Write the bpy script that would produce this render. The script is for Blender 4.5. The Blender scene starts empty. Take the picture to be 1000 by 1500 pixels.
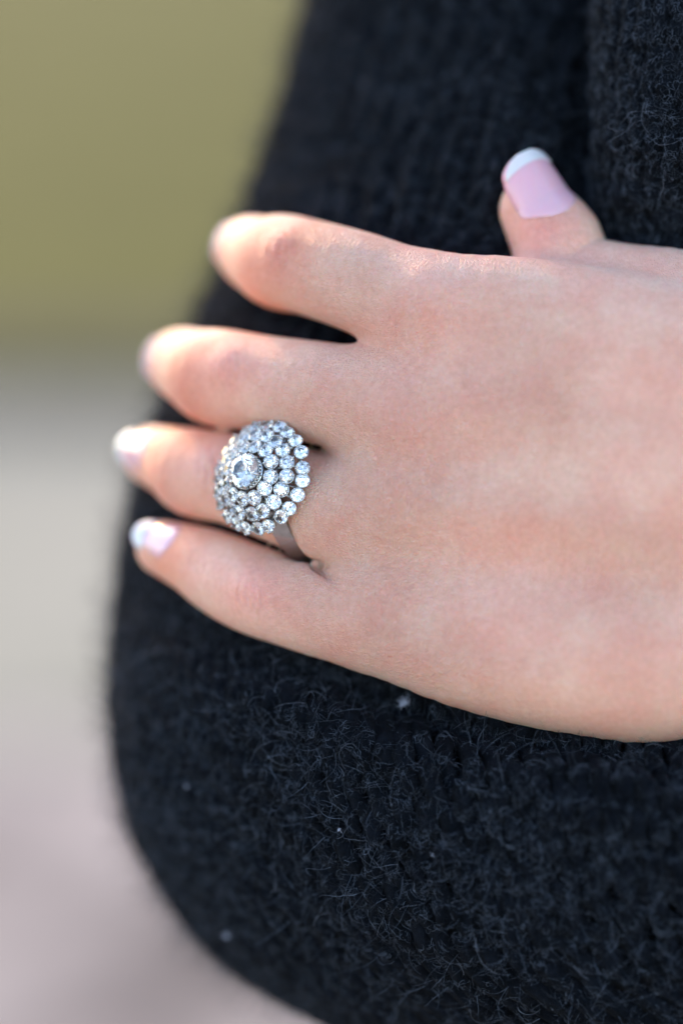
import bpy, bmesh, math, random
import numpy as np
from mathutils import Vector, Matrix

rng = np.random.default_rng(7)
random.seed(7)
S = bpy.context.scene
COL = S.collection

# ------------------------------------------------------------------ camera, world, sun
U = 0.000125                      # metres per design unit
D = 0.52083 / U                   # camera to the subject plane, design units
PITCH = math.radians(20)
CAM = np.array([0.0, 0.0, 1.30])
RGT = np.array([1.0, 0, 0]); UPV = np.array([0, math.sin(PITCH), math.cos(PITCH)])
FWD = np.array([0, math.cos(PITCH), -math.sin(PITCH)])

cd = bpy.data.cameras.new("camera")
cam = bpy.data.objects.new("camera", cd); COL.objects.link(cam)
cam.location = CAM
cam.rotation_euler = (math.radians(90) - PITCH, 0, 0)
cd.sensor_fit = 'VERTICAL'; cd.sensor_height = 36; cd.sensor_width = 24
cd.lens = 100
cd.clip_start = 0.02; cd.clip_end = 400
cd.dof.use_dof = True
cd.dof.focus_distance = 0.52083 + 15 * U
cd.dof.aperture_fstop = 2.8
S.camera = cam

SUN_EL = math.radians(23); SUN_AZ = math.radians(-23)   # azimuth from +Y towards +X
SUNV = Vector((math.sin(SUN_AZ) * math.cos(SUN_EL), math.cos(SUN_AZ) * math.cos(SUN_EL), math.sin(SUN_EL)))
w = bpy.data.worlds.new("World"); S.world = w; w.use_nodes = True
nt = w.node_tree; nt.nodes.clear()
sky = nt.nodes.new('ShaderNodeTexSky'); sky.sky_type = 'NISHITA'; sky.sun_disc = False
sky.sun_elevation = SUN_EL; sky.sun_rotation = SUN_AZ
sky.air_density = 1.0; sky.dust_density = 0.9; sky.ozone_density = 1.0; sky.altitude = 0
bg = nt.nodes.new('ShaderNodeBackground'); bg.inputs['Strength'].default_value = 0.15
out = nt.nodes.new('ShaderNodeOutputWorld')
nt.links.new(sky.outputs[0], bg.inputs['Color']); nt.links.new(bg.outputs[0], out.inputs['Surface'])

sl = bpy.data.lights.new("sun", 'SUN'); sl.energy = 0.5; sl.angle = math.radians(0.6); sl.color = (0.64, 0.25, 0.06)
sun = bpy.data.objects.new("sun", sl); COL.objects.link(sun)
sun.rotation_euler = SUNV.to_track_quat('Z', 'Y').to_euler()
sun.location = (-2, 3, 4)

S.view_settings.view_transform = 'Standard'; S.view_settings.look = 'None'
S.view_settings.exposure = 2.0; S.view_settings.gamma = 1
S.render.engine = 'CYCLES'
S.cycles.use_denoising = True
S.cycles.max_bounces = 14; S.cycles.transmission_bounces = 12; S.cycles.transparent_max_bounces = 12
S.cycles.glossy_bounces = 8

# ------------------------------------------------------------------ frames
def un(px, py, z):
    """the place z units in front of the subject plane that shows at photo position px, py"""
    s = (D - z) / D
    return np.array([(px - 500) * s, (750 - py) * s, z])

def to_world(P):
    P = np.asarray(P, float)
    return CAM + (P[..., 0:1] * RGT + P[..., 1:2] * UPV + (D - P[..., 2:3]) * FWD) * U

def dir_world(v):
    v = np.asarray(v, float)
    return v[..., 0:1] * RGT + v[..., 1:2] * UPV - v[..., 2:3] * FWD

def nrm(v):
    v = np.asarray(v, float)
    return v / np.maximum(np.linalg.norm(v, axis=-1, keepdims=True), 1e-9)

# ------------------------------------------------------------------ object helpers
def link(o, parent=None):
    COL.objects.link(o)
    if parent is not None:
        o.parent = parent
    return o

def mesh_np(name, V, F, smooth=True):
    me = bpy.data.meshes.new(name)
    V = np.asarray(V, np.float32); F = np.asarray(F, np.int32)
    me.vertices.add(len(V)); me.vertices.foreach_set('co', V.ravel())
    k = F.shape[1]
    me.loops.add(F.size); me.loops.foreach_set('vertex_index', F.ravel())
    me.polygons.add(len(F))
    me.polygons.foreach_set('loop_start', np.arange(0, F.size, k, dtype=np.int32))
    me.polygons.foreach_set('loop_total', np.full(len(F), k, np.int32))
    me.polygons.foreach_set('use_smooth', np.full(len(F), smooth, bool))
    me.update(calc_edges=True); me.validate()
    return me

def obj(name, me, mat, parent=None):
    o = bpy.data.objects.new(name, me)
    if mat is not None and not me.materials:
        me.materials.append(mat)
    return link(o, parent)

def tag(o, label=None, cat=None, group=None, kind=None):
    if label: o['label'] = label
    if cat: o['category'] = cat
    if group: o['group'] = group
    if kind: o['kind'] = kind
    return o

# ------------------------------------------------------------------ materials
def new_mat(name):
    m = bpy.data.materials.new(name); m.use_nodes = True
    return m, m.node_tree, m.node_tree.nodes['Principled BSDF']

def N(t, typ, **kw):
    n = t.nodes.new(typ)
    for k, v in kw.items():
        if k in n.inputs: n.inputs[k].default_value = v
        else: setattr(n, k, v)
    return n

def mat_skin():
    m, t, b = new_mat('skin')
    L = t.links.new
    at = N(t, 'ShaderNodeAttribute', attribute_name='tone')
    tc = N(t, 'ShaderNodeTexCoord')
    n1 = N(t, 'ShaderNodeTexNoise', Scale=90.0, Detail=4.0, Roughness=0.6)
    L(tc.outputs['Object'], n1.inputs['Vector'])
    r1 = N(t, 'ShaderNodeValToRGB')
    r1.color_ramp.elements[0].position = 0.32; r1.color_ramp.elements[0].color = (0.97, 0.84, 0.80, 1)
    r1.color_ramp.elements[1].position = 0.68; r1.color_ramp.elements[1].color = (1.02, 1.06, 1.04, 1)
    L(n1.outputs['Fac'], r1.inputs['Fac'])
    n2 = N(t, 'ShaderNodeTexNoise', Scale=900.0, Detail=3.0, Roughness=0.6)
    L(tc.outputs['Object'], n2.inputs['Vector'])
    r2 = N(t, 'ShaderNodeValToRGB')
    r2.color_ramp.elements[0].position = 0.3; r2.color_ramp.elements[0].color = (0.93, 0.88, 0.86, 1)
    r2.color_ramp.elements[1].position = 0.7; r2.color_ramp.elements[1].color = (1.04, 1.05, 1.05, 1)
    L(n2.outputs['Fac'], r2.inputs['Fac'])
    mx = N(t, 'ShaderNodeMix', data_type='RGBA', blend_type='MULTIPLY'); mx.inputs[0].default_value = 1
    L(at.outputs['Color'], mx.inputs[6]); L(r1.outputs['Color'], mx.inputs[7])
    mx2 = N(t, 'ShaderNodeMix', data_type='RGBA', blend_type='MULTIPLY'); mx2.inputs[0].default_value = 1
    L(mx.outputs[2], mx2.inputs[6]); L(r2.outputs['Color'], mx2.inputs[7])
    L(mx2.outputs[2], b.inputs['Base Color'])
    # fine skin furrows: two cell networks, warped, stretched
    wn = N(t, 'ShaderNodeTexNoise', Scale=400.0, Detail=2.0)
    L(tc.outputs['Object'], wn.inputs['Vector'])
    wa = N(t, 'ShaderNodeVectorMath', operation='SCALE'); wa.inputs['Scale'].default_value = 0.0011
    L(wn.outputs['Color'], wa.inputs[0])
    wv = N(t, 'ShaderNodeVectorMath', operation='ADD')
    L(tc.outputs['Object'], wv.inputs[0]); L(wa.outputs[0], wv.inputs[1])
    mp = N(t, 'ShaderNodeMapping'); mp.inputs['Scale'].default_value = (1.0, 1.0, 1.5); mp.inputs['Rotation'].default_value = (0.3, 0.5, 0.2)
    L(wv.outputs[0], mp.inputs['Vector'])
    v1 = N(t, 'ShaderNodeTexVoronoi', feature='DISTANCE_TO_EDGE', Scale=1150.0)
    v2 = N(t, 'ShaderNodeTexVoronoi', feature='DISTANCE_TO_EDGE', Scale=2100.0)
    L(mp.outputs[0], v1.inputs['Vector']); L(mp.outputs[0], v2.inputs['Vector'])
    c1 = N(t, 'ShaderNodeMapRange'); c1.inputs['From Max'].default_value = 0.22
    c2 = N(t, 'ShaderNodeMapRange'); c2.inputs['From Max'].default_value = 0.25; c2.inputs['To Max'].default_value = 0.45
    L(v1.outputs['Distance'], c1.inputs['Value']); L(v2.outputs['Distance'], c2.inputs['Value'])
    ad = N(t, 'ShaderNodeMath', operation='ADD'); L(c1.outputs[0], ad.inputs[0]); L(c2.outputs[0], ad.inputs[1])
    rg = N(t, 'ShaderNodeAttribute', attribute_name='rough')
    ml = N(t, 'ShaderNodeMath', operation='MULTIPLY'); L(ad.outputs[0], ml.inputs[0]); L(rg.outputs['Fac'], ml.inputs[1])
    bp = N(t, 'ShaderNodeBump'); bp.inputs['Strength'].default_value = 1.0; bp.inputs['Distance'].default_value = 0.00028
    L(ml.outputs[0], bp.inputs['Height']); L(bp.outputs[0], b.inputs['Normal'])
    b.inputs['Roughness'].default_value = 0.43
    b.inputs['Subsurface Weight'].default_value = 1.0
    b.inputs['Subsurface Radius'].default_value = (1.0, 0.38, 0.22)
    b.inputs['Subsurface Scale'].default_value = 0.0008
    b.inputs['Specular IOR Level'].default_value = 0.36
    return m

def mat_nail(name, col, alpha_mix=0.0):
    m, t, b = new_mat(name)
    b.inputs['Base Color'].default_value = (*col, 1)
    b.inputs['Roughness'].default_value = 0.22
    b.inputs['Subsurface Weight'].default_value = 0.5
    b.inputs['Subsurface Scale'].default_value = 0.0008
    b.inputs['Coat Weight'].default_value = 0.6; b.inputs['Coat Roughness'].default_value = 0.05
    return m

def mat_metal():
    m, t, b = new_mat('white_gold')
    tc = N(t, 'ShaderNodeTexCoord')
    n = N(t, 'ShaderNodeTexNoise', Scale=2500.0, Detail=3.0)
    t.links.new(tc.outputs['Object'], n.inputs['Vector'])
    mr = N(t, 'ShaderNodeMapRange'); mr.inputs['To Min'].default_value = 0.10; mr.inputs['To Max'].default_value = 0.30
    t.links.new(n.outputs['Fac'], mr.inputs['Value']); t.links.new(mr.outputs[0], b.inputs['Roughness'])
    b.inputs['Base Color'].default_value = (0.66, 0.645, 0.62, 1)
    b.inputs['Metallic'].default_value = 1
    return m

def mat_diamond():
    m, t, b = new_mat('diamond')
    b.inputs['Base Color'].default_value = (0.95, 0.88, 0.82, 1)
    b.inputs['Roughness'].default_value = 0.0
    b.inputs['Transmission Weight'].default_value = 1
    b.inputs['IOR'].default_value = 2.05
    return m

def mat_wool(name, base, fleck):
    m, t, b = new_mat(name)
    L = t.links.new
    tc = N(t, 'ShaderNodeTexCoord')
    n = N(t, 'ShaderNodeTexNoise', Scale=260.0, Detail=5.0, Roughness=0.75)
    L(tc.outputs['Object'], n.inputs['Vector'])
    r = N(t, 'ShaderNodeValToRGB')
    r.color_ramp.elements[0].position = 0.35; r.color_ramp.elements[0].color = (*base, 1)
    r.color_ramp.elements[1].position = 0.75; r.color_ramp.elements[1].color = (*fleck, 1)
    L(n.outputs['Fac'], r.inputs['Fac']); L(r.outputs[0], b.inputs['Base Color'])
    n2 = N(t, 'ShaderNodeTexNoise', Scale=2600.0, Detail=4.0, Roughness=0.7)
    L(tc.outputs['Object'], n2.inputs['Vector'])
    bp = N(t, 'ShaderNodeBump'); bp.inputs['Distance'].default_value = 0.0004; bp.inputs['Strength'].default_value = 1
    L(n2.outputs['Fac'], bp.inputs['Height']); L(bp.outputs[0], b.inputs['Normal'])
    b.inputs['Roughness'].default_value = 0.95
    b.inputs['Specular IOR Level'].default_value = 0.04
    b.inputs['Sheen Weight'].default_value = 0.015
    b.inputs['Sheen Roughness'].default_value = 0.5
    return m

def mat_fibre(name, c0, c1):
    m, t, b = new_mat(name)
    hi = N(t, 'ShaderNodeHairInfo')
    r = N(t, 'ShaderNodeValToRGB')
    r.color_ramp.elements[0].color = (*c0, 1); r.color_ramp.elements[1].color = (*c1, 1)
    r.color_ramp.elements[0].position = 0.35; r.color_ramp.elements[1].position = 1.0
    t.links.new(hi.outputs['Random'], r.inputs['Fac'])
    tc = N(t, 'ShaderNodeTexCoord'); n = N(t, 'ShaderNodeTexNoise', Scale=420.0, Detail=3.0, Roughness=0.7)
    t.links.new(tc.outputs['Object'], n.inputs['Vector'])
    mr = N(t, 'ShaderNodeMapRange'); mr.inputs['From Min'].default_value = 0.35; mr.inputs['From Max'].default_value = 0.7
    mr.inputs['To Min'].default_value = 0.45; mr.inputs['To Max'].default_value = 1.9
    t.links.new(n.outputs['Fac'], mr.inputs['Value'])
    vm = N(t, 'ShaderNodeVectorMath', operation='SCALE')
    t.links.new(r.outputs[0], vm.inputs[0]); t.links.new(mr.outputs[0], vm.inputs['Scale'])
    t.links.new(vm.outputs[0], b.inputs['Base Color'])
    b.inputs['Roughness'].default_value = 0.6
    b.inputs['Specular IOR Level'].default_value = 0.12
    return m

def mat_ground(name, c0, c1, scale, rough=0.9):
    m, t, b = new_mat(name)
    tc = N(t, 'ShaderNodeTexCoord')
    n = N(t, 'ShaderNodeTexNoise', Scale=scale, Detail=6.0, Roughness=0.65)
    t.links.new(tc.outputs['Object'], n.inputs['Vector'])
    r = N(t, 'ShaderNodeValToRGB')
    r.color_ramp.elements[0].position = 0.35; r.color_ramp.elements[0].color = (*c0, 1)
    r.color_ramp.elements[1].position = 0.65; r.color_ramp.elements[1].color = (*c1, 1)
    t.links.new(n.outputs['Fac'], r.inputs['Fac']); t.links.new(r.outputs[0], b.inputs['Base Color'])
    bp = N(t, 'ShaderNodeBump'); bp.inputs['Distance'].default_value = 0.01
    t.links.new(n.outputs['Fac'], bp.inputs['Height']); t.links.new(bp.outputs[0], b.inputs['Normal'])
    b.inputs['Roughness'].default_value = rough; b.inputs['Specular IOR Level'].default_value = 0.1
    return m

M_skin = mat_skin()
M_nail = mat_nail('pink_nail', (0.79, 0.43, 0.47))
M_tip = mat_nail('white_nail_tip', (0.76, 0.69, 0.66))
M_metal = mat_metal()
M_diamond = mat_diamond()
M_cup_shade = mat_metal(); M_cup_shade.name = 'cup_shade_metal'  # shade painted into the cup insides so the stones show dark facets
M_cup_shade.node_tree.nodes['Principled BSDF'].inputs['Base Color'].default_value = (0.20, 0.195, 0.19, 1)
M_wool = mat_wool('charcoal_wool', (0.0008, 0.001, 0.0013), (0.003, 0.0035, 0.005))
M_yarn = mat_wool('charcoal_yarn', (0.002, 0.0025, 0.0034), (0.010, 0.012, 0.017))
M_fib = mat_fibre('wool_fibre', (0.0012, 0.0015, 0.0022), (0.092, 0.104, 0.130))
M_hair = mat_fibre('stray_wool_hair', (0.02, 0.022, 0.03), (0.16, 0.17, 0.20))

# ------------------------------------------------------------------ background ground (all far out of focus)
def slab(name, x0, x1, y0, y1, top, thick, mat):
    bm = bmesh.new()
    bmesh.ops.create_cube(bm, size=1)
    for v in bm.verts:
        v.co = Vector(((x0 + x1) / 2 + v.co.x * (x1 - x0), (y0 + y1) / 2 + v.co.y * (y1 - y0), top - thick / 2 + v.co.z * thick))
    bmesh.ops.bevel(bm, geom=bm.edges[:], offset=min(0.01, thick / 4), segments=2, affect='EDGES')
    me = bpy.data.meshes.new(name); bm.to_mesh(me); bm.free()
    return obj(name, me, mat)

G_lawn = mat_ground('lawn_green', (0.122, 0.102, 0.023), (0.170, 0.142, 0.036), 3.0)
G_kerb = mat_ground('kerb_stone', (0.09, 0.07, 0.048), (0.14, 0.11, 0.075), 5.0)
G_walk = mat_ground('pale_concrete', (0.36, 0.30, 0.212), (0.46, 0.38, 0.272), 2.0)
G_pave = mat_ground('pinkish_paving', (0.08, 0.058, 0.045), (0.66, 0.50, 0.40), 3.5)
def ground_y(py):      # distance along +Y at which the ground shows at this photo height
    a = PITCH + math.atan((py - 750) / D)
    return CAM[2] / math.tan(a)
yk = ground_y(600); yk2 = ground_y(545); yp = ground_y(1080)
tag(slab('ground', -120, 120, -60, 260, -0.10, 0.2, G_pave), kind='structure')
tag(slab('paving', -60, 60, -20, yp - 0.004, 0.0, 0.09, G_pave), kind='structure')
tag(slab('pavement', -60, 60, yp, yk, 0.003, 0.09, G_walk), kind='structure')
tag(slab('kerb', -60, 60, yk + 0.003, yk2, 0.045, 0.13, G_kerb), kind='structure')
tag(slab('lawn', -60, 60, yk2 + 0.003, 200, 0.03, 0.12, G_lawn), kind='structure')

# ------------------------------------------------------------------ the hand: one continuous skin from an implicit body
def J(px, py, z, r): return (un(px, py, z), float(r))

def smin(a, b, k):
    h = np.clip(0.5 + 0.5 * (b - a) / k, 0, 1)
    return b * (1 - h) + a * h - k * h * (1 - h)

_spl = {}
def spline(nodes):
    """smooth centre line and thickness through the joints"""
    key = id(nodes)
    if key not in _spl:
        A = np.array([np.append(p, r) for p, r in nodes]); n = len(A)
        if n < 3: _spl[key] = A
        else:
            T = np.zeros_like(A); T[1:-1] = (A[2:] - A[:-2]) / 2; T[0] = A[1] - A[0]; T[-1] = A[-1] - A[-2]
            o = []
            for i in range(n - 1):
                for u in np.arange(4) / 4:
                    o.append((2*u**3-3*u*u+1)*A[i] + (u**3-2*u*u+u)*T[i] + (-2*u**3+3*u*u)*A[i+1] + (u**3-u*u)*T[i+1])
            o.append(A[-1]); _spl[key] = np.array(o)
    return _spl[key]

def chain(P, nodes, far=110):
    A = spline(nodes); R = A[:, 3].max()
    lo = (A[:, :3] - A[:, 3:]).min(0); hi = (A[:, :3] + A[:, 3:]).max(0)
    box = np.linalg.norm(np.maximum(0, np.maximum(lo - P, P - hi)), axis=1)
    d = box + 20.0
    ix = np.nonzero(box < far)[0]
    if len(ix) == 0: return d
    Q = P[ix]; best = np.full(len(ix), 1e9)
    for A0, A1 in zip(A[:-1], A[1:]):
        a = A0[:3]; ab = A1[:3] - a
        t = np.clip(((Q - a) @ ab) / (ab @ ab), 0, 1)
        v = Q - a - t[:, None] * ab
        best = np.minimum(best, np.sqrt((v * v).sum(1)) - (A0[3] + (A1[3] - A0[3]) * t))
    d[ix] = best
    return d

FING = {
 'index':  [J(640,458,-62,80), J(530,415,-105,76), J(455,392,-165,73), J(415,384,-225,74), J(388,377,-295,63), J(372,370,-345,58), J(364,366,-415,52)],
 'middle': [J(600,602,-55,82), J(480,578,-98,78), J(390,562,-155,73), J(325,554,-215,76), J(293,543,-290,65), J(274,535,-345,59), J(263,531,-415,53)],
 'ring':   [J(590,738,-48,78), J(500,750,-88,82), J(430,727,-135,79), J(345,703,-188,70), J(290,693,-230,69), J(262,680,-300,58), J(226,668,-370,48)],
 'pinky':  [J(570,897,-62,88), J(488,897,-80,72), J(428,882,-105,68), J(370,863,-135,67), J(325,841,-175,63), J(288,821,-210,54), J(240,803,-262,43)],
}
FING['thumb'] = [J(1130,500,-30,110), J(1000,448,-75,84), J(900,425,-120,72), J(828,408,-150,75), J(815,356,-155,70), J(785,308,-165,56)]
META = [
 [J(640,458,-62,80), J(760,472,-42,92), J(1000,520,0,98), J(1300,640,60,120)],
 [J(600,602,-55,82), J(760,590,-22,88), J(1000,620,18,98), J(1300,690,70,130)],
 [J(590,738,-52,76), J(760,730,-25,90), J(1000,740,14,100), J(1300,740,70,130)],
 [J(570,897,-64,88), J(690,925,-52,111), J(860,953,-30,122), J(1010,946,-12,126), J(1300,800,50,130)],
]
WEB = [[J(612,500,-75,58), J(612,540,-75,58)], [J(550,640,-85,52), J(545,720,-80,52)], [J(555,760,-85,52), J(545,850,-90,52)], [J(560,560,-90,46),J(620,700,-90,70)]]
ARM = [J(1300,700,60,175), J(1900,760,120,200)]
KNUCK = [(un(622,440,12), 40, 10), (un(585,604,20), 38, 12), (un(575,740,18), 36, 9), (un(560,890,5), 34, 8),
         (un(414,366,-125), 30, 13), (un(332,538,-120), 30, 12), (un(300,688,-145), 28, 9), (un(366,862,-62), 28, 12), (un(300,818,-165), 24, 5)]


GRV = []
def add_groove(pts, w, amp):
    P2 = np.array([[p[0], p[1]] for p in pts], float); z = float(np.mean([p[2] for p in pts]))
    GRV.append((P2, z, w, amp))
# creases at the webs
add_groove([(455,826,-75),(474,836,-45),(493,856,-22)], 7, 9)
add_groove([(446,656,-95),(464,664,-60),(484,676,-30)], 10, 2.5)
# wrinkles over the joints (smile-shaped)
GRV[0] = (GRV[0][0], -50.0, 8, 10)
for (cx, cy, z, n, ww, hh, amp) in [(592,606,28,6,10,30,1.7),(366,868,-72,4,9,27,3.4),(415,368,-160,4,11,30,1.1),(332,542,-150,4,11,32,1.1),(304,690,-170,3,10,24,2.0),(628,440,22,5,11,30,1.3),(575,742,20,5,10,28,1.3),(545,880,20,4,10,26,1.0),(292,822,-170,3,8,16,1.6)]:
    for i in range(n):
        x = cx + (i - (n - 1) / 2) * ww
        c = (i - (n - 1) / 2) * 3
        h1, h2, o = hh * random.uniform(.5, 1.1), hh * random.uniform(.5, 1.1), random.uniform(-6, 6)
        add_groove([(x - c * .7 + random.uniform(-2, 2), cy + o - h1, z - 12), (x + c * .7, cy + o - h1 * .3, z), (x + c * .7 + random.uniform(-1, 1), cy + o + h2 * .4, z), (x - c * .7 + random.uniform(-2, 2), cy + o + h2, z - 12)], random.uniform(3.2, 5.0), 1.15 * amp * random.uniform(.6, 1.2))

BAX = nrm([-0.86, -0.22, -0.46]); BAC = un(441, 735, -140)
def field(P, fine=True):
    pal = None
    for m in META:
        q = chain(P, m); pal = q if pal is None else smin(pal, q, 84)
    for m in WEB: pal = smin(pal, chain(P, m), 30)
    pal = smin(pal, chain(P, ARM), 120)
    d = None
    for k, f in FING.items():
        q = smin(pal, chain(P, f), 50 if k == 'thumb' else 40)
        d = q if d is None else smin(d, q, 7)
    for c, r, a in KNUCK:
        d = d - a * np.exp(-np.sum((P - c) ** 2, axis=1) / (r * r))
    q = P - BAC; ax_ = q @ BAX; rd = np.sqrt(np.maximum(0, (q * q).sum(1) - ax_ ** 2))
    d = d + 16.5 * np.exp(-(ax_ / 20) ** 2) * np.exp(-((rd - 86) / 15) ** 2)       # the flesh gives way under the band
    if fine:
        sc = D / (D - P[:, 2]); XY = np.stack([500 + P[:, 0] * sc, 750 - P[:, 1] * sc], 1)
        for P2, z0, w_, amp in GRV:
            lo = P2.min(0) - 3 * w_; hi = P2.max(0) + 3 * w_
            ix = np.nonzero(np.all((XY > lo) & (XY < hi), axis=1) & (abs(P[:, 2] - z0) < 70))[0]
            if len(ix) == 0: continue
            q = XY[ix]; best = np.full(len(ix), 1e9); tt = np.zeros(len(ix)); m = len(P2) - 1
            for i in range(m):
                ab = P2[i + 1] - P2[i]; t = np.clip(((q - P2[i]) @ ab) / (ab @ ab), 0, 1)
                ds = np.linalg.norm(q - P2[i] - t[:, None] * ab, axis=1)
                u = ds < best; best[u] = ds[u]; tt[u] = (i + t[u]) / m
            d[ix] += amp * np.exp(-(best / w_) ** 2) * np.sqrt(np.clip(np.sin(np.pi * np.clip(tt, .03, .97)), 0, 1)) * np.exp(-((P[ix, 2] - z0) / 50) ** 4)
    return d

def skin_z(px, py):
    zz = np.arange(240, -420, -2.0)
    P = np.array([un(px, py, z) for z in zz]); f = field(P, False)
    h = np.nonzero(f < 0)[0]
    return float(zz[h[0]]) if len(h) else -100.0
GRV = [(P2, float(np.mean([skin_z(*q) for q in P2])), w_, a_) for P2, _, w_, a_ in GRV]

def surface_nets(lo, hi, h):
    ev = lambda G: np.concatenate([field(c, False) for c in np.array_split(G, max(1, len(G) // 200000))])
    ax = [np.arange(lo[i], hi[i] + 2 * h, 2 * h) for i in range(3)]
    C = ev(np.stack(np.meshgrid(*ax, indexing='ij'), -1).reshape(-1, 3)).reshape(*map(len, ax))
    F = C.repeat(2, 0).repeat(2, 1).repeat(2, 2)
    nx, ny, nz = F.shape
    I = np.argwhere(abs(F) < 4.5 * h)
    F[tuple(I.T)] = ev(np.array(lo) + I * h)
    Sg = F < 0
    acc = np.zeros((nx - 1, ny - 1, nz - 1, 3)); cnt = np.zeros((nx - 1, ny - 1, nz - 1))
    for axis in range(3):
        o1, o2 = [a for a in range(3) if a != axis]
        for i in (0, 1):
            for j in (0, 1):
                s0 = [slice(0, n - 1) for n in (nx, ny, nz)]
                s0[o1] = slice(i, (nx, ny, nz)[o1] - 1 + i); s0[o2] = slice(j, (nx, ny, nz)[o2] - 1 + j)
                s1 = list(s0); s1[axis] = slice(1, (nx, ny, nz)[axis])
                a = F[tuple(s0)]; b = F[tuple(s1)]
                cr = (a < 0) != (b < 0)
                t = np.where(cr, a / np.where(cr, a - b, 1), 0)
                off = np.zeros(a.shape + (3,)); off[..., axis] = t; off[..., o1] = i; off[..., o2] = j
                acc += off * cr[..., None]; cnt += cr
    act = cnt > 0
    idx = -np.ones(act.shape, np.int64); idx[act] = np.arange(act.sum())
    cell = np.argwhere(act)
    V = np.array(lo) + (cell + acc[act] / cnt[act][:, None]) * h
    Q = []
    for axis in range(3):
        o1, o2 = [a for a in range(3) if a != axis]
        sa = [slice(None)] * 3; sb = [slice(None)] * 3
        sa[axis] = slice(0, -1); sb[axis] = slice(1, None)
        a = Sg[tuple(sa)]; b = Sg[tuple(sb)]
        E = np.argwhere(a != b)
        E = E[(E[:, o1] > 0) & (E[:, o2] > 0) & (E[:, o1] < act.shape[o1]) & (E[:, o2] < act.shape[o2])]
        fl = a[tuple(E.T)]
        def g(d1, d2):
            e = E.copy(); e[:, o1] -= d1; e[:, o2] -= d2
            return idx[tuple(e.T)]
        q = np.stack([g(1, 1), g(0, 1), g(0, 0), g(1, 0)], 1)
        if axis == 1: fl = ~fl
        q[~fl] = q[~fl][:, ::-1]
        Q.append(q)
    return V, np.concatenate(Q)

def subdivide(V, Q):
    e = np.concatenate([Q[:, [0, 1]], Q[:, [1, 2]], Q[:, [2, 3]], Q[:, [3, 0]]])
    es = np.sort(e, 1)
    key = es[:, 0] * (len(V) + 1) + es[:, 1]
    u, inv = np.unique(key, return_inverse=True)
    a = u // (len(V) + 1); b = u % (len(V) + 1)
    mid = (V[a] + V[b]) / 2
    fc = V[Q].mean(1)
    n = len(Q); m0 = len(V); f0 = m0 + len(mid)
    E = [m0 + inv[i * n:(i + 1) * n] for i in range(4)]
    C = f0 + np.arange(n)
    NQ = np.concatenate([np.stack([Q[:, i], E[i], C, E[(i + 3) % 4]], 1) for i in range(4)])
    return np.concatenate([V, mid, fc]), NQ

def grad(P, fine=True, e=0.5):
    g = np.zeros_like(P)
    for i in range(3):
        d = np.zeros(3); d[i] = e
        g[:, i] = (field(P + d, fine) - field(P - d, fine)) / (2 * e)
    return g

def project(V, fine=True):
    out_ = []
    for c in np.array_split(V, max(1, len(V) // 100000)):
        f = field(c, fine); g = grad(c, fine)
        st = f[:, None] * g / np.maximum((g * g).sum(1, keepdims=True), 0.2)
        ln = np.linalg.norm(st, axis=1, keepdims=True)
        out_.append(c - st * np.minimum(1, 8 / np.maximum(ln, 1e-6)))
    return np.concatenate(out_)

Vh, Qh = surface_nets((-400, -430, -560), (1150, 580, 330), 6.5)
Vh = project(Vh, False)
Vh, Qh = subdivide(Vh, Qh)
Vh = project(Vh, True)
# finer still where the joints and webs are in focus
cQ = Vh[Qh].mean(1); fx = 500 + cQ[:, 0] * D / (D - cQ[:, 2]); fy = 750 - cQ[:, 1] * D / (D - cQ[:, 2])
nQ = nrm(np.cross(Vh[Qh[:, 2]] - Vh[Qh[:, 0]], Vh[Qh[:, 3]] - Vh[Qh[:, 1]]))
fin = (fx > 290) & (fx < 670) & (fy > 330) & (fy < 1040) & (cQ[:, 2] > -235) & (abs(nQ[:, 2]) > .25)
n0 = len(Vh)
V2, Q2 = subdivide(Vh, Qh[fin])
V2[n0:] = project(V2[n0:], True)
Vh = V2; Qh = np.concatenate([Qh[~fin], Q2])
# one more level where the camera sees it sharply is left to the shader's relief
gh = nrm(grad(Vh))

# skin tone per point: redness and veins, plus warm light painted on the fingertips
def gauss(c, r):
    c = un(c[0], c[1], skin_z(c[0], c[1]))
    return np.exp(-np.sum((Vh - c) ** 2, axis=1) / (r * r))
def lump(P, s, seed):
    r_ = np.random.default_rng(seed); o = np.zeros(len(P))
    for i in range(14):
        k = nrm(r_.normal(size=3)) * (1 / s) * r_.uniform(.6, 2.0); o += np.sin(P @ k + r_.uniform(0, 6.3))
    return o / 5.3
tone = np.tile(np.array([0.84, 0.482, 0.362]), (len(Vh), 1))
redm = np.zeros(len(Vh))
for c, r, a in [((590,604,25),60,.35),((365,866,-72),48,.5),((415,365,-150),60,.35),((325,530,-140),60,.35),((295,680,-165),50,.4),((560,890,10),60,.1),((622,440,15),60,.25),((520,750,0),50,.1),
                ((368,372,-420),80,.6),((268,532,-420),80,.6),((226,668,-370),80,.7),((240,802,-262),60,.5),((790,330,-120),60,.6),((290,825,-160),50,.3)]:
    redm += a * gauss(c, r)
redm += 0.07 * lump(Vh, 60, 3) + 0.07 * lump(Vh, 24, 5)
redm = np.clip(redm, -0.25, 0.9)[:, None]
tone = tone * (1 + redm * (np.array([1.0, 0.74, 0.82]) - 1))
tip_glow = np.zeros(len(Vh))  # warm glow of the low light painted into the fingers, over their own redness
for c, r in [((368,368,-420),95),((268,530,-420),95),((226,665,-370),95),((245,802,-262),70),((440,335,0),70),((300,505,0),60),((270,645,0),60)]:
    tip_glow = np.maximum(tip_glow, gauss(c, r))
tone = tone * (1 + tip_glow[:, None] * (np.array([1.0, 0.80, 0.66]) - 1))
vein = np.zeros(len(Vh))
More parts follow.
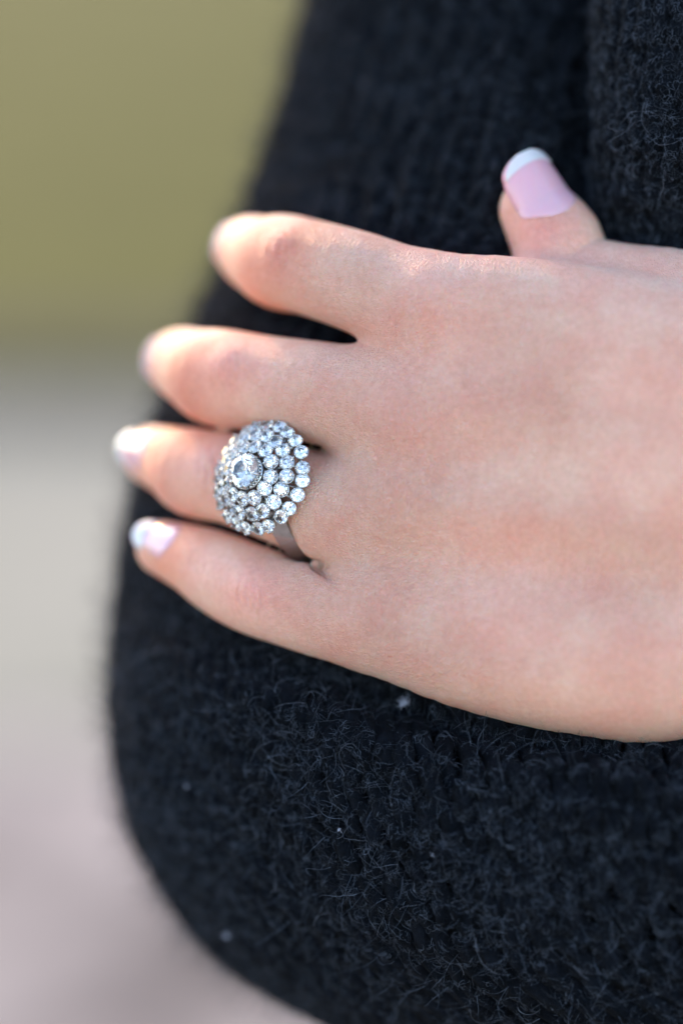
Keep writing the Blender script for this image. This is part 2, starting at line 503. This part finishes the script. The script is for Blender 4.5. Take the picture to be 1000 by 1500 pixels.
for pl in [[(640,715,45),(740,742,70),(850,755,90),(1010,790,110)], [(690,560,50),(820,600,90),(1000,640,110)], [(560,930,0),(680,960,40),(800,975,70)]]:
    P3 = [un(p[0], p[1], skin_z(p[0], p[1])) for p in pl]
    for a, b in zip(P3[:-1], P3[1:]):
        ab = b - a; t = np.clip(((Vh - a) @ ab) / (ab @ ab), 0, 1)
        q = np.linalg.norm((Vh - a - t[:, None] * ab), axis=1)
        vein = np.maximum(vein, np.exp(-(q / 34) ** 2))
vein = (vein * (0.7 + 0.3 * lump(Vh, 40, 9)))[:, None]
tone = tone * (1 + vein * (np.array([0.86, 0.95, 1.02]) - 1) * 0.5)
tone = np.clip(tone, 0.02, 0.95)
# how strongly the skin is furrowed (knuckles and webs most, back of the hand least)
px = Vh[:, 0] + 500
roughv = 0.30 + 0.9 * np.exp(-((px - 520) / 110) ** 2) + 0.25 * lump(Vh, 50, 12)
roughv = np.clip(roughv, 0.15, 1.3)

ORG = to_world(un(700, 700, 0))
me = mesh_np('person', to_world(Vh) - ORG, Qh)
ca = me.color_attributes.new('tone', 'FLOAT_COLOR', 'POINT')
ca.data.foreach_set('color', np.concatenate([tone, np.ones((len(Vh), 1))], 1).astype(np.float32).ravel())
ra = me.attributes.new('rough', 'FLOAT', 'POINT'); ra.data.foreach_set('value', roughv.astype(np.float32))
person = obj('person', me, M_skin)
person.location = ORG
tag(person, 'left hand with fingers curled round the hip of a charcoal sweater, French manicure', 'person')

def part_np(name, V, F, mat, parent, origin, smooth=True):
    """V in design units; origin = world position of the parent chain"""
    me = mesh_np(name, to_world(V) - origin, F, smooth)
    return obj(name, me, mat, parent)

# ------------------------------------------------------------------ fingernails
def nail(base, tip, r0, r1, dorsal, start, end, whalf, phi, tipfrac=0.80, arch=0.0):
    """start,end measured in units along base->tip; whalf half angle"""
    base = np.asarray(base); tip = np.asarray(tip)
    a = nrm(tip - base); L = np.linalg.norm(tip - base)
    n = np.asarray(dorsal, float); n = nrm(n - (n @ a) * a); s = np.cross(a, n)
    NU, NV = 22, 30
    def grid(v0, v1, lift, hfun):
        V = []
        for j in range(NV + 1):
            v = v0 + (v1 - v0) * j / NV
            # outline: rounded cuticle, nearly parallel sides, rounded free edge
            wd = phi * (1 - max(0, (0.24 - v) / 0.24) ** 2.4 * 0.6) * (1 - 0.10 * v)
            if v > 0.55: wd *= max(0.0, 1 - ((v - 0.55) / 0.455) ** 2.6) ** 0.5 * 0.93 + 0.07
            for i in range(NU + 1):
                x = -1 + 2 * i / NU
                f = x * wd
                vv = v
                if v0 == 0: vv = v + (x * x) * 0.15 * (1 - v)           # cuticle curves
                else: vv = v - (x * x) * 0.07 * (1 - v) / (1 - v0)      # smile line
                lin = start + (end - start) * vv
                R = r0 + (r1 - r0) * min(1, max(0, lin / L))
                R = R * (1 - arch * vv * vv) + lift - 6 * max(0, (0.14 - v) / 0.14) ** 1.5 - (3.5 * abs(x) ** 5 if v < .8 else 0)
                V.append(base + a * lin + R * (math.cos(f) * n + math.sin(f) * s * 0.98))
        return V
    def shell(v0, v1, lift, th):
        A = grid(v0, v1, lift, None); B = grid(v0, v1, lift - th, None)
        V = np.array(A + B); m = (NU + 1) * (NV + 1); F = []
        for j in range(NV):
            for i in range(NU):
                q = j * (NU + 1) + i
                F.append((q, q + 1, q + NU + 2, q + NU + 1))
                F.append((m + q, m + q + NU + 1, m + q + NU + 2, m + q + 1))
        for i in range(NU):
            F.append((i, m + i, m + i + 1, i + 1)); q = NV * (NU + 1) + i
            F.append((q, q + 1, m + q + 1, m + q))
        for j in range(NV):
            q = j * (NU + 1); F.append((q, q + NU + 1, m + q + NU + 1, m + q))
            q += NU; F.append((q, m + q, m + q + NU + 1, q + NU + 1))
        return V, F
    V, F = shell(0, 1.0, 2.5, 4.5)
    o = part_np('fingernail', V, F, M_nail, person, ORG)
    V2, F2 = shell(tipfrac, 1.0, 3.6, 6.5)
    part_np('nail_tip', V2, F2, M_tip, o, ORG)
    return o

def fing_nail(key, dorsal, start, end, phi, tf=0.8, arch=0.1, dr=0):
    (b, rb), (t, rt) = FING[key][-2], FING[key][-1]
    return nail(b, t, rb + dr, rt + dr, dorsal, start, end, 0, phi, tf, arch)
fing_nail('index', (-0.70, 0.15, 0.70), 14, 98, 0.8, 0.84, 0.06, 3)
fing_nail('middle', (-0.72, 0.12, 0.68), 14, 98, 0.78, 0.84, 0.06, 3)
fing_nail('ring', (-0.72, 0.25, 0.55), 20, 128, 0.80)
fing_nail('pinky', (-0.35, 0.50, 0.75), 5, 112, 0.85, 0.74)
nt_ = fing_nail('thumb', (0.36, 0.20, 0.91), 16, 136, 1.08, 0.84, 0.05, 3)

# ------------------------------------------------------------------ the ring
RN = nrm([-0.54, 0.20, 0.817])                       # the way the ring's head faces
FD = nrm(np.array(FING['ring'][3][0]) - FING['ring'][1][0])
FD = nrm(FD - (FD @ RN) * RN)                         # along the finger
RS = np.cross(RN, FD)
CS = un(353, 688, -22)                                # middle of the large stone
HB = CS - RN * 50                                     # middle of the head's base
RORG = to_world(HB)
ring = bpy.data.objects.new('ring', None); link(ring); ring.location = RORG
tag(ring, 'white gold cocktail ring with a domed diamond cluster worn on the ring finger', 'ring')

def basis(n):
    n = nrm(n); h = np.array([0, 1.0, 0]) if abs(n[1]) < .9 else np.array([1.0, 0, 0])
    x = nrm(np.cross(h, n)); return x, np.cross(n, x), n

def brilliant(nf=8, depth=0.86):
    """round brilliant, girdle radius 1, faceted"""
    bm = bmesh.new()
    def rg(r, z, n, o): return [bm.verts.new((r * math.cos(2 * math.pi * (i + o) / n), r * math.sin(2 * math.pi * (i + o) / n), z)) for i in range(n)]
    tb = rg(0.56, 0.32, nf, 0); st = rg(0.80, 0.19, nf, .5); gu = rg(1.0, 0.03, 2 * nf, 0); gl = rg(1.0, -0.03, 2 * nf, 0)
    pm = rg(0.52, -0.03 - (depth - .03) * .5, nf, 0); cu = bm.verts.new((0, 0, -depth))
    bm.faces.new(tb)
    for i in range(nf):
        j = (i + 1) % nf; h = (i - 1) % nf
        g = lambda k: gu[k % (2 * nf)]
        bm.faces.new((tb[i], st[i], tb[j]))
        bm.faces.new((tb[i], st[h], g(2 * i), st[i]))
        bm.faces.new((st[i], g(2 * i), g(2 * i + 1))); bm.faces.new((st[i], g(2 * i + 1), g(2 * i + 2)))
        q = lambda k: gl[k % (2 * nf)]
        bm.faces.new((q(2 * i + 1), q(2 * i), pm[i])); bm.faces.new((q(2 * i + 2), q(2 * i + 1), pm[j])); bm.faces.new((q(2 * i + 1), pm[i], pm[j]))
        bm.faces.new((pm[j], pm[i], cu))
    for i in range(2 * nf):
        j = (i + 1) % (2 * nf); bm.faces.new((gu[i], gl[i], gl[j], gu[j]))
    bmesh.ops.recalc_face_normals(bm, faces=bm.faces)
    me = bpy.data.meshes.new('diamond'); bm.to_mesh(me); bm.free()
    me.materials.append(M_diamond)
    return me

def lathe(bm, prof, n, mtx=None):
    rows = []
    for r, z in prof:
        rows.append([bm.verts.new((r * math.cos(2 * math.pi * i / n), r * math.sin(2 * math.pi * i / n), z)) for i in range(n)])
    for a, b in zip(rows[:-1], rows[1:]):
        for i in range(n):
            j = (i + 1) % n; bm.faces.new((a[i], a[j], b[j], b[i]))
    for a in (rows[0], rows[-1]): pass
    return rows

def tube(bm, pts, rads, n=8, cap=True):
    pts = [Vector(p) for p in pts]; rows = []
    for k, p in enumerate(pts):
        d = (pts[min(k + 1, len(pts) - 1)] - pts[max(k - 1, 0)]).normalized()
        x = d.orthogonal().normalized() if k == 0 else (x - d * x.dot(d)).normalized()
        y = d.cross(x)
        rows.append([bm.verts.new(p + (x * math.cos(2 * math.pi * i / n) + y * math.sin(2 * math.pi * i / n)) * rads[k]) for i in range(n)])
    for a, b in zip(rows[:-1], rows[1:]):
        for i in range(n):
            j = (i + 1) % n; bm.faces.new((a[i], a[j], b[j], b[i]))
    if cap:
        bm.faces.new(rows[0][::-1]); bm.faces.new(rows[-1])

def cup_mesh(np_, claw, name='setting', slim=False):
    """open tapered collet with claws; stone radius 1, girdle at z 0"""
    bm = bmesh.new()
    pr = [(0.52, -1.25), (0.80, -0.55), (0.98, -0.12), (1.02, 0.0), (1.10, 0.02), (1.14, -0.05), (1.08, -0.30), (0.92, -0.70), (0.64, -1.28)]
    if slim: pr = [(0.45, -1.25), (0.70, -0.62), (0.84, -0.30), (0.93, -0.16), (0.97, -0.20), (0.95, -0.30), (0.88, -0.45), (0.76, -0.75), (0.52, -1.28)]
    rows = lathe(bm, pr, 20)
    for i in range(20):
        j = (i + 1) % 20; bm.faces.new((rows[-1][i], rows[-1][j], rows[0][j], rows[0][i]))
    bm.faces.new([v for v in rows[0]][::-1])
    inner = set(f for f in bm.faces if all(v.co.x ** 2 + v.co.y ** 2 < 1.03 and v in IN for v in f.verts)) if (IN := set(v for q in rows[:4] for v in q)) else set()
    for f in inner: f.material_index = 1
    for k in range(np_):
        a = 2 * math.pi * (k + .5) / np_
        c, s = math.cos(a), math.sin(a)
        P = [(r * c, r * s, z) for r, z in [(0.9, -0.75), (1.06, -0.2), (1.10, 0.10), (1.00, 0.24), (0.86, 0.29)]]
        tube(bm, P, [claw * .8, claw, claw, claw * .95, claw * .5], 7)
    bmesh.ops.recalc_face_normals(bm, faces=bm.faces)
    for f in bm.faces: f.smooth = True
    me = bpy.data.meshes.new(name); bm.to_mesh(me); bm.free()
    me.materials.append(M_metal); me.materials.append(M_cup_shade)
    return me

def mtx_at(c, n, size, spin, origin):
    x, y, z = basis(n)
    cs, sn = math.cos(spin), math.sin(spin)
    X = dir_world(x * cs + y * sn).ravel(); Y = dir_world(-x * sn + y * cs).ravel(); Z = dir_world(z).ravel()
    T = to_world(c) - origin
    m = Matrix(((X[0], Y[0], Z[0], T[0]), (X[1], Y[1], Z[1], T[1]), (X[2], Y[2], Z[2], T[2]), (0, 0, 0, 1)))
    return m @ Matrix.Diagonal((size * U, size * U, size * U, 1))

me_dias = [brilliant(8, .72), brilliant(7, .84), brilliant(8, 1.0), brilliant(6, .9)]; me_cup = cup_mesh(4, 0.17)
dome = lambda r: 45 * (1 - (r / 92.0) ** 2) + 0
def place_stone(c, n, size, spin, cup=me_cup, dia=None):
    dia = dia or random.choice(me_dias)
    s = bpy.data.objects.new('setting', cup); link(s, ring)
    s.matrix_local = mtx_at(c, n, size, spin, RORG)
    d = bpy.data.objects.new('diamond', dia); link(d, s)
    d.matrix_local = Matrix.Rotation(random.uniform(0, 6.28), 4, 'Z')
    return s
for rad, h, cnt, off, size, tilt in [(77, 2, 23, .0, 9.9, .62), (58.5, 17, 18, .5, 10.3, .52), (39.5, 29, 12, .2, 10.3, .40)]:
    for k in range(cnt):
        a = 2 * math.pi * (k + off) / cnt + random.uniform(-.035, .035)
        e = math.cos(a) * FD + math.sin(a) * RS * 1.03
        c = HB + e * (rad + random.uniform(-.9, .9)) + RN * (h + random.uniform(-1.1, 1.1))
        n = RN + e * tilt + nrm(rng.normal(size=3)) * 0.13
        place_stone(c, n, size, random.uniform(0, 6.28))
# large stone in a high basket with a scalloped collar
me_big = cup_mesh(6, 0.075, slim=True)
place_stone(HB + RN * 43, RN, 25.0, 0.3, me_big, brilliant(8))

def ring_part(name, build, smooth=True):
    bm = bmesh.new(); build(bm)
    bmesh.ops.recalc_face_normals(bm, faces=bm.faces)
    me = bpy.data.meshes.new(name)
    bm.to_mesh(me); bm.free()
    n = len(me.vertices); co = np.zeros(n * 3); me.vertices.foreach_get('co', co); co = co.reshape(-1, 3)
    me.vertices.foreach_set('co', (to_world(co) - RORG).astype(np.float32).ravel())
    me.polygons.foreach_set('use_smooth', np.full(len(me.polygons), smooth, bool)); me.update()
    return obj(name, me, M_metal, ring)

def wire(rad, h, r, wob=0, n=72):
    def f(bm):
        pts = []
        for i in range(n):
            a = 2 * math.pi * i / n
            e = math.cos(a) * FD + math.sin(a) * RS
            pts.append(HB + e * (rad + wob * math.cos(a * 12)) + RN * h)
        rows = []
        for k in range(n):
            d = nrm(pts[(k + 1) % n] - pts[k - 1]); x = nrm(np.cross(d, RN)); y = np.cross(d, x)
            rows.append([bm.verts.new(pts[k] + (x * math.cos(2 * math.pi * i / 8) + y * math.sin(2 * math.pi * i / 8)) * r) for i in range(8)])
        for k in range(n):
            a, b = rows[k], rows[(k + 1) % n]
            for i in range(8):
                j = (i + 1) % 8; bm.faces.new((a[i], a[j], b[j], b[i]))
    return f
ring_part('gallery_wire', wire(66, -12, 3.4)); ring_part('gallery_wire', wire(49, 3, 3.4)); ring_part('gallery_wire', wire(32, 16, 3.4, .8))
ring_part('gallery_wire', wire(25, 32, 2.0))
def ribs(bm):
    for k in range(24):
        a = 2 * math.pi * k / 24; e = math.cos(a) * FD + math.sin(a) * RS
        P = [HB + e * r + RN * h for r, h in [(18, 8), (31, 16), (50, 3), (66, -12), (75, -9)]]
        tube(bm, P, [2.3] * 5, 6)
    for k in range(30):
        a = 2 * math.pi * k / 30; e = math.cos(a) * FD + math.sin(a) * RS
        tube(bm, [HB + e * 22 + RN * 16, HB + e * 26 + RN * 40], [1.3, 1.5], 6)
ring_part('basket', ribs)

# the band round the finger
axd = nrm([-0.86, -0.22, -0.46])                      # the band sits slightly askew on the finger
AC = un(441, 735, -140)
bn = nrm(RN - (RN @ axd) * axd); bs = np.cross(axd, bn)
def band(bm):
    n = 96; rows = []
    for i in range(n):
        a = 2 * math.pi * i / n
        e = math.cos(a) * bn + math.sin(a) * bs
        r0 = 86.0; up = max(0, math.cos(a))
        hw = 13.5 + 3 * up; th = 8.0
        prof = [(-hw, 0), (-hw + 1.2, th - 1.2), (-hw * .35, th), (hw * .35, th), (hw - 1.2, th - 1.2), (hw, 0), (hw - 1.5, -1.2), (-hw + 1.5, -1.2)]
        rows.append([bm.verts.new(AC + e * (r0 + q) + axd * p) for p, q in prof])
    for k in range(n):
        a, b = rows[k], rows[(k + 1) % n]
        for i in range(8):
            j = (i + 1) % 8; bm.faces.new((a[i], a[j], b[j], b[i]))
bd = ring_part('band', band, True)
M_band = mat_metal(); M_band.name = 'polished_band'; M_band.node_tree.nodes['Principled BSDF'].inputs['Base Color'].default_value = (0.46, 0.445, 0.43, 1)
bd.data.materials[0] = M_band
bd.data.set_sharp_from_angle(angle=math.radians(30))

# ------------------------------------------------------------------ the sweater
SY = np.array([-250, 0, 130, 230, 310, 400, 470, 600, 720, 850, 980, 1100, 1200, 1310, 1390, 1460, 1500, 1600, 1750])
SX = np.array([520, 462, 430, 400, 372, 335, 300, 250, 210, 188, 178, 183, 205, 258, 318, 405, 480, 620, 760])
FY = np.array([-250, 0, 100, 300, 450, 600, 950, 1100, 1300, 1500, 1750])
FZ = np.array([-260, -200, -175, -125, -70, 68, 70, 76, 85, 60, 0])
HX = np.array([0, 200, 330, 470, 600, 700, 800, 900, 1100]); HY = np.array([800, 850, 915, 965, 1025, 1058, 1078, 1086, 1084])
def smooth_interp(y, xs, ys, r=35):
    return sum(np.interp(y + o, xs, ys) for o in np.linspace(-r, r, 9)) / 9
AA, BB = 850.0, 640.0
def body_pt(s, y):
    """s = arc parameter in units from the left silhouette towards the front"""
    xl = smooth_interp(y, SY, SX); fz = smooth_interp(y, FY, FZ)
    th = s / 760.0                                   # angle from silhouette
    z = fz - BB + BB * np.sin(th)
    q = np.clip((y - np.interp(xl + AA * (1 - np.cos(th)), HX, HY) - 8) / 75, 0, 1)
    z = z - 105 * (0.3 + 0.7 * np.clip((xl + AA * (1 - np.cos(th)) - 250) / 300, 0, 1)) * (1 - q * q * (3 - 2 * q)) * np.clip((y - 450) / 150, 0, 1)      # pressed in by the hand
    gx = np.clip((xl + AA * (1 - np.cos(th)) - 800) / 110, 0, 1)
    z = z - 130 * gx * gx * (3 - 2 * gx) * np.clip((430 - y) / 150, 0, 1)
    # soft folds
    z = z + 9 * np.sin(y / 90 + s / 150) + 6 * np.sin(s / 70 - y / 140) * np.clip(np.sin(th), 0, 1)
    low = np.clip((y - 930) / 120, 0, 1); top = np.clip((560 - y) / 120, 0, 1)
    qd = y - 0.48 * (s - 380) + 9 * np.sin(s / 57) + 7 * np.sin(y / 71 + s / 130)
    qc = s + 6 * np.sin(y / 43) + 8 * np.sin(y / 110 + 1)
    z = z + low * 30 * (np.abs(np.sin(np.pi * qd / 56)) ** .7 - .6) * (0.75 + .25 * np.sin(s / 43 + y / 90)) + top * 24 * (np.abs(np.sin(np.pi * qc / 52)) ** .7 - .6)
    k = (D - z) / D
    X = (xl - 500) * (D - (fz - BB)) / D + AA * (1 - np.cos(th))
    return np.stack([X, (750 - y) * k, z], -1)
def surf_normal(fn, s, y):
    e = 2.0
    a = fn(s + e, y) - fn(s - e, y); b = fn(s, y + e) - fn(s, y - e)
    return nrm(np.cross(b, a))

FOLD_Y = np.array([-250, 0, 200, 350, 600]); FOLD_X = np.array([1035, 1020, 1012, 1020, 1040])
def fold_pt(s, y):
    xc = smooth_interp(y, FOLD_Y, FOLD_X); th = s / 128.0 + 0.0
    wob = 1 + 0.03 * np.sin(y / 37.0) + 0.02 * np.sin(y / 17.0 + s / 30)
    z = -160 + 128 * np.sin(th) * wob - 0.10 * (350 - y) - 95 * np.clip((y - 220) / 110, 0, 1)
    X = (xc - 500) * (D + 120) / D - 128 * np.cos(th) * wob
    return np.stack([X, (750 - y) * (D - z) / D, z], -1)

def cloth(name, fn, s0, s1, y0, y1, step, parent, flip=False, inset=13):
    ss = np.arange(s0, s1 + step, step); yy = np.arange(y0, y1 + step, step)
    Sg, Yg = np.meshgrid(ss, yy); P = fn(Sg, Yg); Nn = surf_normal(fn, Sg, Yg)
    P = P - Nn * inset
    V = P.reshape(-1, 3); n = len(ss); m = len(yy)
    i = np.arange(n - 1)[None] + np.arange(m - 1)[:, None] * n
    F = np.stack([i, i + n, i + n + 1, i + 1], -1).reshape(-1, 4)
    return part_np(name, V, F, M_wool, parent, ORG)

sweater = cloth('sweater', body_pt, -1100, 1750, -250, 1750, 10, person)
sweater['label'] = 'chunky charcoal wool knit sweater stretched over the hip'
fold = cloth('sweater_fold', fold_pt, -60, 480, -250, 600, 8, person)

def tilt(s, y):
    """the courses droop towards the right in the lower part, and wander"""
    t = np.clip((y - 560) / 800, 0, 1.1)
    return 0.50 * t * (s - 380) + 7 * np.sin(s / 61 + y / 83) + 5 * np.sin(s / 37 - y / 120 + 1) + 4 * np.sin(y / 47 + s / 190)

def knit(name, fn, s0, s1, y0, y1, W, H, rad, parent, sh=None, seg=16, amp=1.0):
    """rows of looped yarn, each loop interlocking with the row below"""
    sh = sh or (lambda s, y: 0 * y)
    allV, allF, base = [], [], 0; seeds = []
    nr = int((y1 - y0) / H)
    ns = 7
    for r in range(nr):
        yr = y0 + (r + .5) * H
        sft = 0.0
        k0 = math.floor((s0 - sft) / W); k1 = math.ceil((s1 - sft) / W)
        t = np.arange((k1 - k0) * seg + 1) / seg * 2 * np.pi
        sN = (k0 * W + W * t / (2 * np.pi)) + 0.155 * W * np.sin(2 * t)
        yN = yr + 0.92 * H * np.cos(t) + 1.6 * np.sin(t * .37 + r * 1.7) + 1.2 * np.sin(t * .91 + r * .7)
        yN = yN + sh(sN, yN); sN = sN + 6 * np.sin(yN / 52 + sN / 88) + 3 * np.sin(yN / 23)
        dz = -amp * rad * 0.8 * np.cos(2 * t) - 0.2 * rad
        Pc = fn(sN, yN); Nn = surf_normal(fn, sN, yN)
        Pc = Pc + Nn * dz[:, None]
        keep = (sN > s0 - W) & (sN < s1 + W)
        Pc = Pc[keep]; Nn = Nn[keep]
        if len(Pc) < 3: continue
        Tn = nrm(np.gradient(Pc, axis=0)); X = nrm(np.cross(Tn, Nn)); Y = np.cross(Tn, X)
        rr = rad * (1 + 0.14 * np.sin(np.arange(len(Pc)) * .71 + r) + 0.10 * rng.normal(size=len(Pc)).cumsum() / (1 + np.arange(len(Pc))) ** .5)
        a = np.arange(ns) * 2 * np.pi / ns
        V = Pc[:, None] + (X[:, None] * np.cos(a)[None, :, None] + Y[:, None] * np.sin(a)[None, :, None]) * rr[:, None, None]
        n = len(Pc)
        i = (np.arange(n - 1)[:, None] * ns + np.arange(ns)[None])
        j = (np.arange(n - 1)[:, None] * ns + (np.arange(ns)[None] + 1) % ns)
        F = np.stack([i, j, j + ns, i + ns], -1).reshape(-1, 4) + base
        allV.append(V.reshape(-1, 3)); allF.append(F); base += n * ns
        seeds.append((Pc, Nn, Tn, rr))
    o = part_np(name, np.concatenate(allV), np.concatenate(allF), M_yarn, parent, ORG)
    o['kind'] = 'stuff'
    return [np.concatenate([q[i] for q in seeds]) for i in range(4)]
seedA = knit('knit_stitches', body_pt, -60, 1330, -340, 1600, 56, 43, 15.5, sweater, tilt)
seedB = knit('knit_stitches', fold_pt, -20, 330, -40, 480, 50, 38, 14.5, fold)

# ------------------------------------------------------------------ wool fuzz
def fibres(name, fn, n, s0, s1, y0, y1, lmin, lmax, rad, npt, lift, curl, mat, parent, seeds=None, seed=1, keepout=True, along=0.9):
    g = np.random.default_rng(seed)
    if seeds is not None:
        Pc, Nc, Tc, rc = seeds
        i = g.integers(0, len(Pc), n)
        u = g.uniform(-1.35, 1.35, n)                      # round the lit side of the yarn
        Sd = np.cross(Tc[i], Nc[i]); Nn = nrm(Nc[i] * np.cos(u)[:, None] + Sd * np.sin(u)[:, None])
        P0 = Pc[i] + Nn * (rc[i] * .9)[:, None] + Tc[i] * g.uniform(-3, 3, n)[:, None]
        Ty = Tc[i]; Tx = np.cross(Ty, Nn)
        if keepout:
            sc = D / (D - P0[:, 2]); X = 500 + P0[:, 0] * sc; Y = 750 - P0[:, 1] * sc
            k = (X > -30) & (X < 1040) & (Y > -40) & (Y < 1540)
            P0, Nn, Ty, Tx = P0[k], Nn[k], Ty[k], Tx[k]
            k = field(P0 + np.array([0, 0, 6.0]), False) > 2
            P0, Nn, Ty, Tx = P0[k], Nn[k], Ty[k], Tx[k]
        n = len(P0)
        keepout = False
    else:
        s = g.uniform(s0, s1, n); y = g.uniform(y0, y1, n)
        P0 = fn(s, y)
    if keepout:
        # none under the hand
        ok = field(P0 + np.array([0, 0, 8.0]), False) > 4
        s, y, P0 = s[ok], y[ok], P0[ok]; n = len(s)
    if seeds is None:
        Nn = surf_normal(fn, s, y)
        e = 3.0
        Ty = nrm(fn(s + 0.0, y + e) - fn(s, y)); Tx = np.cross(Ty, Nn)
    L = g.uniform(lmin, lmax, n) ** 1.0
    ang = g.uniform(0, 2 * np.pi, n) if seeds is None else np.pi / 2 * g.choice([-1, 1], n) + g.normal(0, along, n)
    k = g.normal(0, curl, n); k2 = g.normal(0, curl, n)
    stp = (L / (npt - 1))
    pts = np.zeros((n, npt, 3)); pts[:, 0] = P0 + Nn * (g.uniform(0, 30, n) if seeds is None else g.uniform(-3, 1, n))[:, None]
    el = g.uniform(0.1, 1.0, n) * lift
    for i in range(1, npt):
        d = Tx * np.cos(ang)[:, None] + Ty * np.sin(ang)[:, None]
        d = nrm(d + Nn * el[:, None])
        pts[:, i] = pts[:, i - 1] + d * stp[:, None]
        ang = ang + k + g.normal(0, .18, n); k = k * .9 + k2 * .1 * np.sin(i)
        el = el - g.uniform(0.0, 0.32, n)
    W = to_world(pts.reshape(-1, 3)) - ORG
    hc = bpy.data.hair_curves.new(name)
    hc.add_curves([npt] * n)
    hc.position_data.foreach_set('vector', W.astype(np.float32).ravel())
    ra_ = hc.attributes.get('radius') or hc.attributes.new('radius', 'FLOAT', 'POINT')
    prof = np.linspace(1, .45, npt)[None] * g.uniform(.6, 1.3, n)[:, None] * rad * U
    ra_.data.foreach_set('value', prof.astype(np.float32).ravel())
    o = bpy.data.objects.new(name, hc); hc.materials.append(mat); link(o, parent)
    o['kind'] = 'stuff'
    return o
fibres('wool_fuzz', body_pt, 900000, -80, 1300, -40, 1540, 7, 25, .27, 6, .30, .65, M_fib, sweater, seeds=seedA)
fibres('wool_fuzz', fold_pt, 100000, -20, 330, -40, 440, 7, 25, .27, 6, .30, .65, M_fib, fold, seeds=seedB, seed=2)
fibres('stray_hairs', body_pt, 1100, 200, 1250, 950, 1540, 25, 90, .22, 12, 1.0, .2, M_hair, sweater, seed=3)
fibres('stray_hairs', fold_pt, 100, 0, 300, -40, 400, 30, 80, .28, 12, 1.2, .2, M_hair, fold, seed=5)

fibres('wool_fuzz', body_pt, 14000, -120, 1300, -40, 1540, 25, 75, .3, 8, 2.6, .3, M_fib, sweater, seed=9)

# ------------------------------------------------------------------ bits of lint on the wool
M_lint = mat_fibre('lint_fibre', (0.36, 0.36, 0.42), (0.66, 0.66, 0.72))
def invert(px_, py_):
    ss = np.linspace(0, 1250, 1400); P = body_pt(ss, np.full(1400, float(py_)))
    X = P[:, 0] * D / (D - P[:, 2]) + 500
    return ss[np.argmin(abs(X - px_))]
def lint(px_, py_, size, n, label, seed):
    s = invert(px_, py_); y = float(py_)
    c = body_pt(np.array([s]), np.array([y]))[0]; nn = surf_normal(body_pt, np.array([s]), np.array([y]))[0]
    c = c + nn * 35
    g = np.random.default_rng(seed); V = []; F = []
    for i in range(n):
        p = c + g.normal(size=3) * size * .28; d = nrm(g.normal(size=3)); rows = []
        for k in range(6):
            x = nrm(np.cross(d, nn + .01)); yv = np.cross(d, x); r = .55
            b = len(V)
            for q in range(3): V.append(p + (x * math.cos(q * 2.09) + yv * math.sin(q * 2.09)) * r)
            if k:
                for q in range(3): F.append((b - 3 + q, b - 3 + (q + 1) % 3, b + (q + 1) % 3, b + q))
            d = nrm(d + g.normal(size=3) * .55); p = p + d * size * .12
            p = p + (c - p) * 0.16
    org = to_world(c)
    me = mesh_np('lint', to_world(np.array(V)) - org, F)
    o = obj('lint', me, M_lint); o.location = org
    tag(o, label, 'lint', 'bits of pale lint caught in the wool')
lint(587, 1056, 15, 150, 'largest pale lint tuft, on the wool just below the edge of the hand', 1)
lint(354, 1350, 11, 40, 'blurred white lint tuft near the lower left edge of the sweater', 2)
lint(505, 1221, 7, 14, 'tiny white lint speck low in the middle of the sweater', 3)
lint(648, 1223, 8, 14, 'small pale lint speck on the wool below and right of the largest tuft', 4)
lint(297, 1131, 8, 10, 'faint blurred lint strand on the left side of the sweater', 5)
